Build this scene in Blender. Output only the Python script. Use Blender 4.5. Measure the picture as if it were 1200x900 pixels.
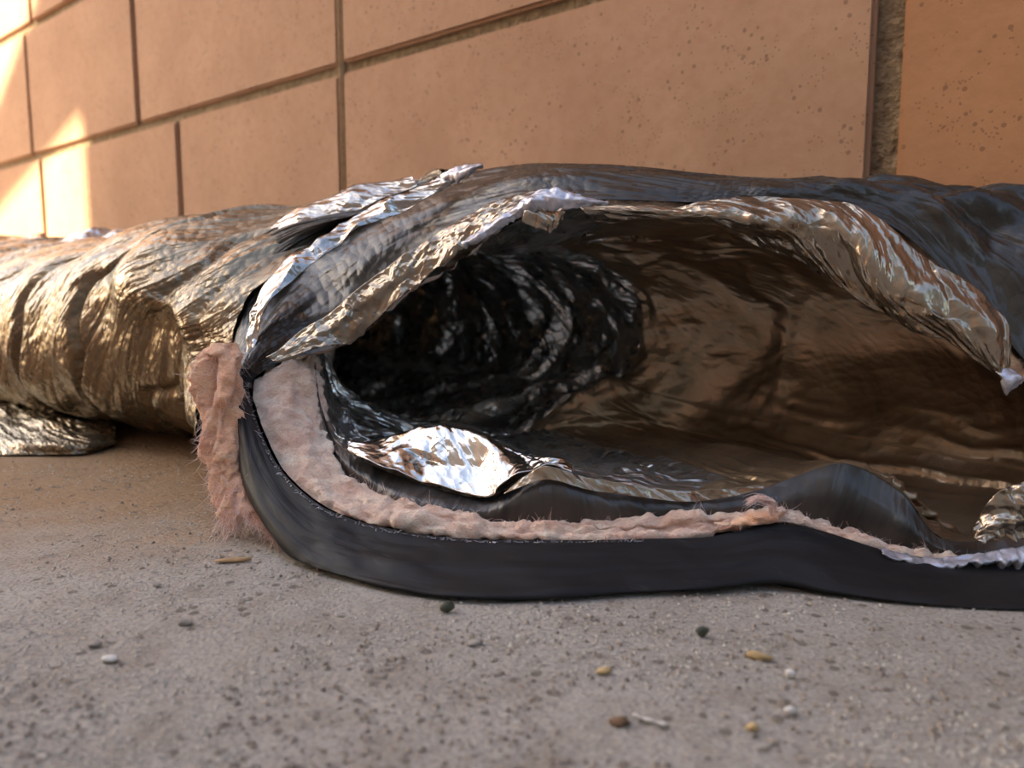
import bpy, bmesh, math, random
import numpy as np
from mathutils import Vector, Matrix

for o in list(bpy.data.objects):
    bpy.data.objects.remove(o, do_unlink=True)
scene = bpy.context.scene
COL = scene.collection

# ------------------------------------------------------------------ camera
F = 900.0; W = 1200.0; H = 900.0
CH = 0.085                                   # camera height above the slab
PITCH = math.atan((450 - 345) / F)
cam = bpy.data.cameras.new('camera')
cam.sensor_fit = 'HORIZONTAL'; cam.sensor_width = 36.0; cam.lens = 36.0 * F / W
cam.clip_start = 0.01; cam.clip_end = 100
cam.dof.use_dof = True; cam.dof.focus_distance = 0.275; cam.dof.aperture_fstop = 13.0
co = bpy.data.objects.new('camera', cam); COL.objects.link(co)
co.location = (0, 0, CH); co.rotation_euler = (math.pi / 2 - PITCH, 0, 0)
scene.camera = co

# frame of the wall: T runs along the wall to the left, N points into the wall
WA = math.atan(1110 / F)
T = np.array([-math.sin(WA), math.cos(WA), 0.0]); N = np.array([math.cos(WA), math.sin(WA), 0.0])
D = 0.42                                     # camera to wall face
UPZ = np.array([0, 0, 1.0])

# ------------------------------------------------------------------ light
SUN = (T * 0.60 - N * 0.60 + UPZ * 0.53); SUN = SUN / np.linalg.norm(SUN)
world = bpy.data.worlds.new('world'); scene.world = world; world.use_nodes = True
wn = world.node_tree.nodes; wl = world.node_tree.links
sky = wn.new('ShaderNodeTexSky'); sky.sky_type = 'NISHITA'; sky.sun_disc = False
sky.sun_elevation = math.asin(SUN[2]); sky.sun_rotation = math.atan2(SUN[0], SUN[1])
sky.air_density = 1.2; sky.dust_density = 4.0; sky.ozone_density = 1.0
wl.new(sky.outputs[0], wn['Background'].inputs[0]); wn['Background'].inputs[1].default_value = 0.32
sun = bpy.data.lights.new('sun', 'SUN'); sun.energy = 20.0; sun.angle = math.radians(0.53); sun.color = (1.0, 0.80, 0.52)
so = bpy.data.objects.new('sun', sun); COL.objects.link(so)
so.rotation_euler = Vector(SUN).to_track_quat('Z', 'Y').to_euler(); so.location = (0, 0, 5)
scene.view_settings.view_transform = 'Standard'; scene.view_settings.look = 'None'
scene.view_settings.gamma = 1.0; scene.view_settings.use_curve_mapping = False
scene.view_settings.exposure = 0.95
scene.cycles.glossy_bounces = 8; scene.cycles.diffuse_bounces = 6

# ------------------------------------------------------------------ helpers
def ray(x, y):
    u = (x - W / 2) / F; v = (H / 2 - y) / F
    return np.array([u, math.cos(PITCH) + v * math.sin(PITCH), -math.sin(PITCH) + v * math.cos(PITCH)])
C0 = np.array([0, 0, CH])
def PY(x, y, dep): r = ray(x, y); return C0 + r * (dep / r[1])
def PZ(x, y, z): r = ray(x, y); return C0 + r * ((z - CH) / r[2])
def PD(x, y, d): r = ray(x, y); return C0 + r * (d / r.dot(N))
def SDZ(s, d, z): return T * s + N * d + UPZ * z
def pt(a):
    """('y',x,y,dep) ('z',..) ('d',..) or a plain point"""
    if isinstance(a, tuple) and isinstance(a[0], str):
        return {'y': PY, 'z': PZ, 'd': PD}[a[0]](*a[1:])
    return np.asarray(a, float)

def prop(o, label=None, cat=None, group=None, kind=None):
    if label: o['label'] = label
    if cat: o['category'] = cat
    if group: o['group'] = group
    if kind: o['kind'] = kind
    return o
def empty(name, loc):
    o = bpy.data.objects.new(name, None); COL.objects.link(o); o.location = loc; o.empty_display_size = .02
    return o
def link(name, me, mat, parent=None, smooth=True):
    o = bpy.data.objects.new(name, me); COL.objects.link(o)
    if mat: me.materials.append(mat)
    if smooth: me.polygons.foreach_set('use_smooth', [True] * len(me.polygons))
    if parent:
        o.parent = parent; o.matrix_parent_inverse = Matrix.Translation(-Vector(parent.location))
    return o

# --- numpy noise
def _hash(ix, iy, iz, k):
    h = (ix.astype(np.int64) * 374761393 + iy.astype(np.int64) * 668265263 + iz.astype(np.int64) * 2147483647 + k * 974634777) & 0x7fffffff
    h = ((h ^ (h >> 13)) * 1274126177) & 0x7fffffff
    h = ((h ^ (h >> 16)) * 2246822519) & 0x7fffffff
    return (h ^ (h >> 15)) / float(0x7fffffff)
def vnoise(p, k=0):
    i = np.floor(p).astype(np.int64); f = p - i; f = f * f * f * (f * (f * 6 - 15) + 10)
    r = 0
    for dx in (0, 1):
        for dy in (0, 1):
            for dz in (0, 1):
                w = (f[..., 0] if dx else 1 - f[..., 0]) * (f[..., 1] if dy else 1 - f[..., 1]) * (f[..., 2] if dz else 1 - f[..., 2])
                r = r + w * _hash(i[..., 0] + dx, i[..., 1] + dy, i[..., 2] + dz, k)
    return r * 2 - 1
def fbm(p, o=3, k=0):
    r = 0; a = 1
    for j in range(o): r = r + a * vnoise(p * 2 ** j, k + j * 7); a *= .5
    return r
def worley(p, k=0, tilt=0.0):
    """faceted crumple: lower envelope of shallow paraboloids, sharp straight creases"""
    i = np.floor(p).astype(np.int64); best = np.full(p.shape[:-1], 1e9)
    flat = not np.any(p[..., 2])
    for dx in (-1, 0, 1):
        for dy in (-1, 0, 1):
            for dz in ((0,) if flat else (-1, 0, 1)):
                c = i + np.array([dx, dy, dz]); a = (c[..., 0], c[..., 1], c[..., 2])
                q = p - (c + np.stack([_hash(*a, k), _hash(*a, k + 1), _hash(*a, k + 2)], -1))
                if flat: q[..., 2] *= .6
                h = .7 * (q ** 2).sum(-1)
                if tilt: h = h + tilt * (q[..., 0] * (_hash(*a, k + 3) - .5) + q[..., 1] * (_hash(*a, k + 4) - .5) + q[..., 2] * (_hash(*a, k + 5) - .5))
                best = np.minimum(best, h)
    return best
def crumple(p, sc, k=0):
    q = p / sc
    w = np.stack([vnoise(q * .8, k + 50), vnoise(q * .8, k + 51), 0 * q[..., 2]], -1)
    q = q + .25 * w
    return worley(q, k, 1.5) - worley(q * 1.37 + np.array([5.3, 5.3, 0]), k + 20, 1.5)

# --- splines / lofts
def cr(pts, n, closed=False):
    """centripetal-ish catmull-rom resampling of a polyline of points (m,3) to n samples by chord length"""
    P = np.asarray(pts, float); m = len(P)
    if closed: Q = np.vstack([P[-1], P, P[0], P[1]])
    else: Q = np.vstack([2 * P[0] - P[1], P, 2 * P[-1] - P[-2]])
    seg = m if closed else m - 1
    t = np.linspace(0, seg, n, endpoint=not closed); i = np.minimum(t.astype(int), seg - 1); f = (t - i)[:, None]
    a, b, c, d = Q[i], Q[i + 1], Q[i + 2], Q[i + 3]
    k = .42
    m1 = k * (c - a); m2 = k * (d - b)
    return (2 * f**3 - 3 * f**2 + 1) * b + (f**3 - 2 * f**2 + f) * m1 + (-2 * f**3 + 3 * f**2) * c + (f**3 - f**2) * m2
def loft(loops, n, m, closed=True, wt=None):
    A = np.stack([cr([pt(a) for a in L], n, closed) for L in loops])        # rows x n x 3
    r = len(A)
    L = np.r_[0, np.cumsum(np.linalg.norm(np.diff(A, axis=0), axis=-1).mean(1) * (np.ones(r - 1) if wt is None else np.asarray(wt)))]
    t = np.interp(np.linspace(0, L[-1], m), L, np.arange(r))                 # rows evenly spaced along the surface
    Q = np.concatenate([2 * A[:1] - A[1:2], A, 2 * A[-1:] - A[-2:-1]])
    i = np.minimum(t.astype(int), r - 2); f = (t - i)[:, None, None]; LOFT_T[0] = t
    a, b, c, d = Q[i], Q[i + 1], Q[i + 2], Q[i + 3]
    m1 = .42 * (c - a); m2 = .42 * (d - b)
    return (2 * f**3 - 3 * f**2 + 1) * b + (f**3 - 2 * f**2 + f) * m1 + (-2 * f**3 + 3 * f**2) * c + (f**3 - f**2) * m2
LOFT_T = [None]
def normals(G, closed):
    du = np.gradient(G, axis=0)
    if closed: dv = (np.roll(G, -1, 1) - np.roll(G, 1, 1))
    else: dv = np.gradient(G, axis=1)
    nn = np.cross(du, dv); return nn / (np.linalg.norm(nn, axis=-1, keepdims=True) + 1e-12)
def grid_uv(G, closed):
    """metre coordinates: along (rows) and around (columns)"""
    a = np.cumsum(np.r_[0, np.linalg.norm(np.diff(G, axis=0), axis=-1).mean(1)])
    b = np.cumsum(np.r_[0, np.linalg.norm(np.diff(G, axis=1), axis=-1).mean(0)])
    if closed:
        n = G.shape[1]; R = np.roll(G, -(n // 2), 1)
        b = np.roll(np.cumsum(np.r_[0, np.linalg.norm(np.diff(R, axis=1), axis=-1).mean(0)]), n // 2)
    return np.broadcast_to(a[:, None], G.shape[:2]), np.broadcast_to(b[None], G.shape[:2])
def grid_mesh(name, G, closed, mat, parent, drop=None, thick=0):
    m, n = G.shape[:2]
    idx = np.arange(m * n).reshape(m, n)
    a = idx[:-1, :]; b = idx[1:, :]
    if closed: q = np.stack([a, np.roll(a, -1, 1), np.roll(b, -1, 1), b], -1)
    else: q = np.stack([a[:, :-1], a[:, 1:], b[:, 1:], b[:, :-1]], -1)
    q = q.reshape(-1, 4)
    if drop is not None:
        q = q[~drop.reshape(-1)[q].any(1)]
    me = bpy.data.meshes.new(name)
    v = G.reshape(-1, 3)
    used = np.zeros(len(v), bool); used[q.reshape(-1)] = True
    rm = np.cumsum(used) - 1
    me.from_pydata(v[used].tolist(), [], rm[q].tolist()); me.update()
    ua, ub = grid_uv(G, closed); U = np.stack([ua, ub], -1).reshape(-1, 2)[used]
    lay = me.uv_layers.new(name='uv')
    li = np.zeros(len(me.loops), np.int32); me.loops.foreach_get('vertex_index', li)
    lay.data.foreach_set('uv', U[li].astype(np.float32).reshape(-1))
    o = link(name, me, mat, parent)
    if thick:
        s = o.modifiers.new('thickness', 'SOLIDIFY'); s.thickness = thick; s.offset = 0
    return o
def strands(name, paths, rad, mat, parent=None):
    """thin three-sided tapering hairs, one mesh"""
    V = []; Fc = []
    for P in paths:
        P = np.asarray(P); m = len(P); base = len(V)
        tg = np.gradient(P, axis=0); tg /= np.linalg.norm(tg, axis=1, keepdims=True) + 1e-12
        ref = np.array([.3, .5, .81]); s = np.cross(tg, ref); s /= np.linalg.norm(s, axis=1, keepdims=True) + 1e-12
        c = np.cross(tg, s)
        for j in range(m):
            r = rad * (1 - .75 * j / (m - 1))
            for a in (0, 2.094, 4.189): V.append(P[j] + r * (math.cos(a) * s[j] + math.sin(a) * c[j]))
        for j in range(m - 1):
            for a in range(3):
                b = (a + 1) % 3
                Fc.append((base + 3 * j + a, base + 3 * j + b, base + 3 * j + 3 + b, base + 3 * j + 3 + a))
    me = bpy.data.meshes.new(name); me.from_pydata([tuple(v) for v in V], [], Fc); me.update()
    return link(name, me, mat, parent)

# ------------------------------------------------------------------ materials
class NT:
    def __init__(s, name):
        s.m = bpy.data.materials.new(name); s.m.use_nodes = True
        s.t = s.m.node_tree; s.b = s.t.nodes['Principled BSDF']
    def n(s, typ, **kw):
        nd = s.t.nodes.new(typ)
        for k, v in kw.items():
            if k.startswith('i_'): nd.inputs[k[2:].replace('_', ' ')].default_value = v
            else: setattr(nd, k, v)
        return nd
    def l(s, a, b): s.t.links.new(a, b)
    def ramp(s, fac, stops):
        r = s.n('ShaderNodeValToRGB'); e = r.color_ramp.elements
        while len(e) < len(stops): e.new(.5)
        for el, (p, c) in zip(e, stops): el.position = p; el.color = (*c, 1) if len(c) == 3 else c
        s.l(fac, r.inputs[0]); return r.outputs[0]
    def noise(s, vec, scale, detail=4, rough=.55, dist=0):
        nd = s.n('ShaderNodeTexNoise'); nd.inputs['Scale'].default_value = scale; nd.inputs['Detail'].default_value = detail
        nd.inputs['Roughness'].default_value = rough; nd.inputs['Distortion'].default_value = dist
        s.l(vec, nd.inputs['Vector']); return nd.outputs[0]
    def voro(s, vec, scale, feature='F1', rnd=1.0):
        nd = s.n('ShaderNodeTexVoronoi'); nd.feature = feature; nd.inputs['Scale'].default_value = scale
        nd.inputs['Randomness'].default_value = rnd; s.l(vec, nd.inputs['Vector']); return nd.outputs['Distance']
    def math(s, op, a, b=None, clamp=False):
        nd = s.n('ShaderNodeMath'); nd.operation = op; nd.use_clamp = clamp
        for i, v in enumerate((a, b)):
            if v is None: continue
            if isinstance(v, (int, float)): nd.inputs[i].default_value = v
            else: s.l(v, nd.inputs[i])
        return nd.outputs[0]
    def mix(s, fac, a, b, mode='MIX'):
        nd = s.n('ShaderNodeMix'); nd.data_type = 'RGBA'; nd.blend_type = mode
        for i, v in zip((0, 6, 7), (fac, a, b)):
            if isinstance(v, (int, float)): nd.inputs[i].default_value = v
            elif isinstance(v, tuple): nd.inputs[i].default_value = (*v, 1)
            else: s.l(v, nd.inputs[i])
        return nd.outputs[2]
    def mapping(s, vec, scale=(1, 1, 1), rot=(0, 0, 0)):
        if any(rot):                                   # turn first, then stretch
            r = s.n('ShaderNodeMapping'); r.inputs['Rotation'].default_value = rot; s.l(vec, r.inputs['Vector']); vec = r.outputs[0]
        nd = s.n('ShaderNodeMapping'); nd.inputs['Scale'].default_value = scale
        s.l(vec, nd.inputs['Vector']); return nd.outputs[0]
    def bump(s, h, strength, dist, prev=None):
        nd = s.n('ShaderNodeBump'); nd.inputs['Strength'].default_value = strength; nd.inputs['Distance'].default_value = dist
        s.l(h, nd.inputs['Height'])
        if prev is not None: s.l(prev, nd.inputs['Normal'])
        return nd.outputs[0]
    @property
    def obj(s):
        return s.n('ShaderNodeTexCoord').outputs['Object']
    @property
    def uv(s):
        return s.n('ShaderNodeTexCoord').outputs['UV']

def mat_block():
    k = NT('split_face_block'); P = k.n('ShaderNodeNewGeometry').outputs['Position']
    rnd = k.n('ShaderNodeObjectInfo').outputs['Random']
    n1 = k.noise(P, 14, 5); n2 = k.noise(P, 130, 4)
    c = k.ramp(n1, [(.3, (.335, .19, .112)), (.7, (.42, .25, .155))])
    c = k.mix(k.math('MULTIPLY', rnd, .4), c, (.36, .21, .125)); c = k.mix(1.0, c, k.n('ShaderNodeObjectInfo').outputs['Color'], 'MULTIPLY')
    c = k.mix(k.ramp(n2, [(.42, (0, 0, 0)), (.75, (.35, .35, .35))]), c, (.29, .135, .06))
    # pits: sparse holes in the cast face
    v = k.voro(P, 190); gate = k.noise(P, 45, 2)
    pit = k.math('MULTIPLY', k.math('LESS_THAN', v, .23), k.math('GREATER_THAN', gate, .55))
    v2 = k.voro(P, 420); pit2 = k.math('MULTIPLY', k.math('LESS_THAN', v2, .25), k.math('GREATER_THAN', k.noise(P, 60, 2), .55))
    c = k.mix(k.math('MULTIPLY', pit, .5), c, (.10, .05, .025)); c = k.mix(k.math('MULTIPLY', pit2, .5), c, (.12, .06, .03))
    k.l(c, k.b.inputs['Base Color']); k.b.inputs['Roughness'].default_value = .9
    h = k.math('SUBTRACT', k.math('MULTIPLY', n2, .6), k.math('ADD', pit, k.math('MULTIPLY', pit2, .6)))
    k.l(k.bump(h, .6, .0012), k.b.inputs['Normal']); return k.m
def mat_mortar():
    k = NT('mortar'); P = k.n('ShaderNodeNewGeometry').outputs['Position']
    n = k.noise(P, 160, 5); n2 = k.noise(P, 400, 3)
    k.l(k.ramp(n, [(.3, (.13, .085, .045)), (.7, (.26, .185, .105))]), k.b.inputs['Base Color']); k.b.inputs['Roughness'].default_value = .95
    k.l(k.bump(k.math('ADD', n, k.math('MULTIPLY', n2, .4)), .9, .004), k.b.inputs['Normal']); return k.m
def mat_concrete():
    k = NT('concrete'); P = k.n('ShaderNodeNewGeometry').outputs['Position']
    n1 = k.noise(P, 9, 5); n2 = k.noise(P, 60, 5); n3 = k.noise(P, 900, 3); n4 = k.noise(P, 300, 3)
    c = k.ramp(n1, [(.3, (.34, .30, .255)), (.7, (.42, .378, .325))])
    c = k.mix(k.ramp(n2, [(.45, (0, 0, 0)), (.75, (.8, .8, .8))]), c, (.25, .20, .15))
    c = k.mix(k.ramp(n3, [(.35, (.55, .55, .55)), (.5, (0, 0, 0))]), c, (.15, .125, .10))
    c = k.mix(k.ramp(n3, [(.6, (0, 0, 0)), (.72, (.6, .6, .6))]), c, (.50, .46, .40))
    # warm wall bounce, painted into the slab colour as a brown tint
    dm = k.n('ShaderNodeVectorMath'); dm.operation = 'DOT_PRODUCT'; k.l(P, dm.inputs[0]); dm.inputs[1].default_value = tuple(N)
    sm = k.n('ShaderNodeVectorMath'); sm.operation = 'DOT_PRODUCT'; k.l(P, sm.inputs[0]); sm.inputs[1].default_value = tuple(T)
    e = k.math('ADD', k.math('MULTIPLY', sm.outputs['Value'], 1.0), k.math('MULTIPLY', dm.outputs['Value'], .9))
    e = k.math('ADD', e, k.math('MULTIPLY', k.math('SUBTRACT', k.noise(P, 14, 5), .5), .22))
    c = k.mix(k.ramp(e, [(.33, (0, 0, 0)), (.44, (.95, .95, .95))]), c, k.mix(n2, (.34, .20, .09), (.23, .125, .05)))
    # small pits
    v = k.voro(P, 160); gate = k.math('GREATER_THAN', k.noise(P, 30, 3), .52)
    pit = k.math('MULTIPLY', k.math('LESS_THAN', v, .22), gate)
    c = k.mix(k.math('MULTIPLY', pit, .7), c, (.09, .07, .05))
    k.l(c, k.b.inputs['Base Color']); k.b.inputs['Roughness'].default_value = .82
    h = k.math('SUBTRACT', k.math('ADD', k.math('MULTIPLY', n4, .5), k.math('MULTIPLY', n3, .6)), pit)
    b1 = k.bump(k.noise(k.mapping(P, (1, 1.6, 1), (0, 0, .3)), 210, 5, .65), .9, .0026)
    k.l(k.bump(h, .8, .0010, b1), k.b.inputs['Normal']); return k.m
def mat_film(name, c1, c2, metallic, rough, rot, fold=1.0, crink=1.0, coat=0.0):
    """metallised plastic film: folds stretched along one way, fine crinkle over it"""
    k = NT(name); uv = k.uv
    m1 = k.mapping(uv, (1, .13, 1), (0, 0, rot)); m2 = k.mapping(uv, (1, .45, 1), (0, 0, rot + .4))
    f1 = k.noise(m1, 95, 3, .5, .6); f2 = k.voro(m2, 95, 'F1'); f3 = k.voro(uv, 240, 'F1'); g = k.noise(uv, 18, 3)
    h = k.math('ADD', k.math('MULTIPLY', f1, 1.2), k.math('MULTIPLY', k.math('MULTIPLY', f2, g), .9))
    h = k.math('ADD', h, k.math('MULTIPLY', k.math('MULTIPLY', f3, g), .35))
    k.l(k.mix(k.ramp(k.noise(m1, 60, 4), [(.35, (0, 0, 0)), (.65, (1, 1, 1))]), c1, c2), k.b.inputs['Base Color'])
    k.b.inputs['Metallic'].default_value = metallic
    r = k.n('ShaderNodeMapRange'); r.inputs['To Min'].default_value = rough * .75; r.inputs['To Max'].default_value = rough * 1.35
    k.l(k.noise(uv, 70, 3), r.inputs['Value']); k.l(r.outputs[0], k.b.inputs['Roughness'])
    k.b.inputs['Coat Weight'].default_value = coat; k.b.inputs['Coat Roughness'].default_value = .12
    n1 = k.bump(h, .75 * fold, .006)
    k.l(k.bump(k.voro(k.mapping(uv, (1, .7, 1), (0, 0, rot)), 420, 'F1'), .3 * crink, .0012, n1), k.b.inputs['Normal']); return k.m
def mat_plastic(name, c, rough, dist=.003):
    k = NT(name); uv = k.uv
    m1 = k.mapping(uv, (1, .12, 1)); f = k.noise(m1, 160, 4, .55, .5)
    sc = k.noise(k.mapping(uv, (1, .2, 1), (0, 0, .5)), 300, 4)
    k.l(k.mix(k.ramp(sc, [(.62, (0, 0, 0)), (.74, (.5, .5, .5))]), c, tuple(min(1, x * 3 + .05) for x in c)), k.b.inputs['Base Color'])
    k.b.inputs['Roughness'].default_value = rough; k.b.inputs['IOR'].default_value = 1.28
    k.l(k.bump(f, .5, dist), k.b.inputs['Normal']); return k.m
def mat_wool(name='pink_fibreglass', tone=1.0, tb=.96):
    k = NT(name); P = k.n('ShaderNodeNewGeometry').outputs['Position']
    m = k.mapping(P, (1, 1, 2.2)); n1 = k.noise(m, 70, 5, .6, .8); n2 = k.noise(m, 900, 4, .7, .6)
    c = k.ramp(n1, [(.32, (.62, .38 * tone, .29 * tb)), (.5, (.79, .58 * tone, .46 * tb)), (.68, (.87, .74 * tone, .62 * tb))])
    c = k.mix(k.ramp(n2, [(.35, (.5, .5, .5)), (.55, (0, 0, 0))]), c, (.42, .20 * tone, .14 * tb))
    k.l(c, k.b.inputs['Base Color']); k.b.inputs['Roughness'].default_value = .95
    k.b.inputs['Subsurface Weight'].default_value = .25; k.b.inputs['Subsurface Radius'].default_value = (.004, .002, .0015); k.b.inputs['Subsurface Scale'].default_value = 1
    k.b.inputs['Sheen Weight'].default_value = .4
    k.l(k.bump(k.math('ADD', n1, k.math('MULTIPLY', n2, .5)), .8, .002), k.b.inputs['Normal']); return k.m
def mat_plain(name, c, rough=.8, var=.3, scale=300, metallic=0, alpha=1.0):
    k = NT(name); P = k.n('ShaderNodeNewGeometry').outputs['Position']
    n = k.noise(P, scale, 4); k.l(k.ramp(n, [(.3, tuple(x * (1 - var) for x in c)), (.7, tuple(min(1, x * (1 + var)) for x in c))]), k.b.inputs['Base Color'])
    k.b.inputs['Roughness'].default_value = rough; k.b.inputs['Metallic'].default_value = metallic
    k.b.inputs['Alpha'].default_value = alpha
    k.l(k.bump(n, .4, .001), k.b.inputs['Normal']); return k.m
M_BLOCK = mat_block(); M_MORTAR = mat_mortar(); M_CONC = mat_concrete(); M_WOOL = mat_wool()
M_FIBRE = mat_plain('pink_fibre', (.80, .58, .50), .7, .15)
M_JACKET = mat_film('silver_grey_film', (.29, .225, .145), (.155, .12, .08), .7, .26, .65, .8, .7)
M_CUFF = mat_plastic('black_film', (.013, .012, .0125), .5, .0012)
M_CUFFTOP = mat_film('dark_grey_film', (.058, .048, .038), (.028, .023, .018), .3, .27, .15, .6, .4)
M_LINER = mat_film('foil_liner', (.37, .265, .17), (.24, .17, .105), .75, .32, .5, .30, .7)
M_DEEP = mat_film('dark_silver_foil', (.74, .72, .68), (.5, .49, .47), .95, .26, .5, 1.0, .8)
M_LIP = mat_film('black_backed_film', (.10, .085, .075), (.035, .032, .03), .5, .33, 1.5, .4, .5)
M_FOIL = mat_film('bright_foil', (.72, .68, .62), (.55, .52, .48), 1.0, .17, .6, .5, .8)
M_FLAP = mat_film('bronze_film', (.46, .38, .29), (.30, .245, .185), .9, .25, .5, 1.1, 1.0)
M_GOLD = mat_film('brown_crinkled_film', (.34, .285, .22), (.15, .125, .10), .9, .20, .5, .8, 1.0)
M_WOOLT = mat_wool('orange_pink_fibreglass', .76, .56)
M_FRAY = mat_plain('pale_torn_film', (.46, .45, .49), .22, .2, 500, .45)
M_JSTRIP = mat_film('silver_strip_film', (.48, .45, .42), (.26, .24, .22), 1.0, .15, .6, .5, .8)
M_BLOCKER = mat_plain('blocker_stucco', (.50, .43, .34), .9, .12, 25)

# ------------------------------------------------------------------ ground
def plane_grid(name, s0, s1, d0, d1, mat, z=0):
    me = bpy.data.meshes.new(name)
    me.from_pydata([tuple(SDZ(s, d, z)) for s, d in ((s0, d0), (s0, d1), (s1, d1), (s1, d0))], [], [(0, 1, 2, 3)]); me.update()
    if me.polygons[0].normal.z < 0: me.flip_normals()
    return me
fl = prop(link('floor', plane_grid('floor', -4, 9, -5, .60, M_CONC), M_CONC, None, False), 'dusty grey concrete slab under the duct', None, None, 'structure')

# ------------------------------------------------------------------ block wall
def wall_s(x): p = PD(x, 345, D); return float(p.dot(T))
zA = float(PD(217, 133, D)[2]); CR = float(PD(0, 50, D)[2]) - zA
def bevel_box(name, s0, s1, d0, d1, z0, z1, bev):
    bm = bmesh.new(); bmesh.ops.create_cube(bm, size=1)
    for v in bm.verts:
        v.co = ((s0 + s1) / 2 + v.co.x * (s1 - s0), (d0 + d1) / 2 + v.co.y * (d1 - d0), (z0 + z1) / 2 + v.co.z * (z1 - z0))
    if bev: bmesh.ops.bevel(bm, geom=bm.edges[:], offset=bev, segments=2, affect='EDGES', clamp_overlap=True)
    for v in bm.verts: v.co = Vector(SDZ(*v.co))
    bmesh.ops.recalc_face_normals(bm, faces=bm.faces[:])
    me = bpy.data.meshes.new(name); bm.to_mesh(me); bm.free(); return me
wall = link('wall_back', bevel_box('wall_back', -1.9, 6.0, D + .0045, D + .19, -.05, zA + 6 * CR, 0), M_MORTAR, None, False)
prop(wall, 'tan concrete block wall with recessed mortar joints', None, None, 'structure')
J = {k: wall_s(k) for k in (1025, 405, 217, 173, 50)}
L = .40
low = [J[1025] - 3 * L, J[1025] - 2 * L, J[1025] - L, J[1025], J[405], J[217]]
while low[-1] < 5.6: low.append(low[-1] + (.36 if len(low) < 8 else L))
upp = [J[405] - 4 * L, J[405] - 3 * L, J[405] - 2.0 * L, J[405] - .98 * L, J[405], J[173], J[50]]
while upp[-1] < 5.6: upp.append(upp[-1] + L)
rng = random.Random(3)
for c in range(-2, 6):
    z0 = zA + (c - 1) * CR; z1 = z0 + CR
    js = upp if c % 2 else low
    for a, b in zip(js[:-1], js[1:]):
        g0 = .0064 if abs(a - J[1025]) < 1e-6 else .0035; g1 = .0064 if abs(b - J[1025]) < 1e-6 else .0035
        z0c = max(z0 + .004, -.04)
        if z1 < .02: continue
        o = link('block', bevel_box('block', a + g0, b - g1, D + rng.uniform(-.0006, .0006), D + .12, z0c, z1 - .004, .0022), M_BLOCK, wall, False)
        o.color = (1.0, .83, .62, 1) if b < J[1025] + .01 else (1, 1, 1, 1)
# the control joint filler in the stacked vertical joint
jf = link('joint_sealant', bevel_box('joint_sealant', J[405] + .0002, J[405] + .0034, D + .0006, D + .02, 0, zA + 6 * CR, .0012), mat_plain('tan_sealant', (.50, .37, .22), .7, .15, 200), wall, True)

# unseen house wall and sloped board, added so their edges shape the sun patch
house = link('sun_block_wall', bevel_box('sun_block_wall', -6, 2.636, -4, -1.2, -.02, 2.5, 0), M_BLOCKER, None, False)
prop(house, 'unseen beige stucco house wall added across the passage to block the sun', None, None, 'structure')
def tri_prism(name, pts, d0, d1):
    me = bpy.data.meshes.new(name); n = len(pts)
    V = [tuple(SDZ(s, d0, z)) for s, z in pts] + [tuple(SDZ(s, d1, z)) for s, z in pts]
    Fc = [tuple(range(n)), tuple(range(2 * n - 1, n - 1, -1))] + [(i, (i + 1) % n, n + (i + 1) % n, n + i) for i in range(n)]
    me.from_pydata(V, [], Fc); me.update(); return me
def wz(x, y): p = PD(x, y, D); return np.array([p.dot(T), p[2]])
KS = 1.62 / .60
sh = np.array([.60 * KS, .53 * KS])
lo1, lo2 = wz(0, 240), wz(105, 112); up1, up2 = wz(0, 120), wz(42, 0)
def at_s(a, b, s): return np.array([s, a[1] + (b[1] - a[1]) * (s - a[0]) / (b[0] - a[0])])
pl = [at_s(lo1, lo2, .96) + sh, at_s(lo1, lo2, 1.62) + sh, at_s(up1, up2, 1.62) + sh + np.array([0, .02]), at_s(up1, up2, .96) + sh]  # added board, outline projected back from the edges of the sun patch
prop(link('sun_block_board_1', tri_prism('sun_block_board_1', [tuple(p) for p in pl], -1.208, -1.2), M_BLOCKER, None, False), 'unseen sloping beige board added to shape the sun patch', None, None, 'structure')

# ------------------------------------------------------------------ the flexible duct
PHI = [0, -18, -38, -58, -74, -82, -90, -97, -105, -112, -120, -128, -137, -155, -175, -195, -212, -225, -237, -248, -260, -272, -288, -312, -338]
# station order: left, down round the bottom lip, to the right, back over the top
def section(mid, amp, dc, a, zc, b, ex=2.3):
    out = []
    for ph in PHI:
        t = math.radians(ph); c, s = math.cos(t), math.sin(t)
        e = 2 / ex
        out.append(SDZ(mid + amp * c, dc - a * math.copysign(abs(c) ** e, c), zc + b * math.copysign(abs(s) ** e, s)))
    return out
NS = len(PHI)
duct = empty('flexible_duct', tuple(PZ(700, 690, 0)))
prop(duct, 'torn insulated flexible air duct lying along the block wall, foil liner gaping open', 'air duct')

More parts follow.
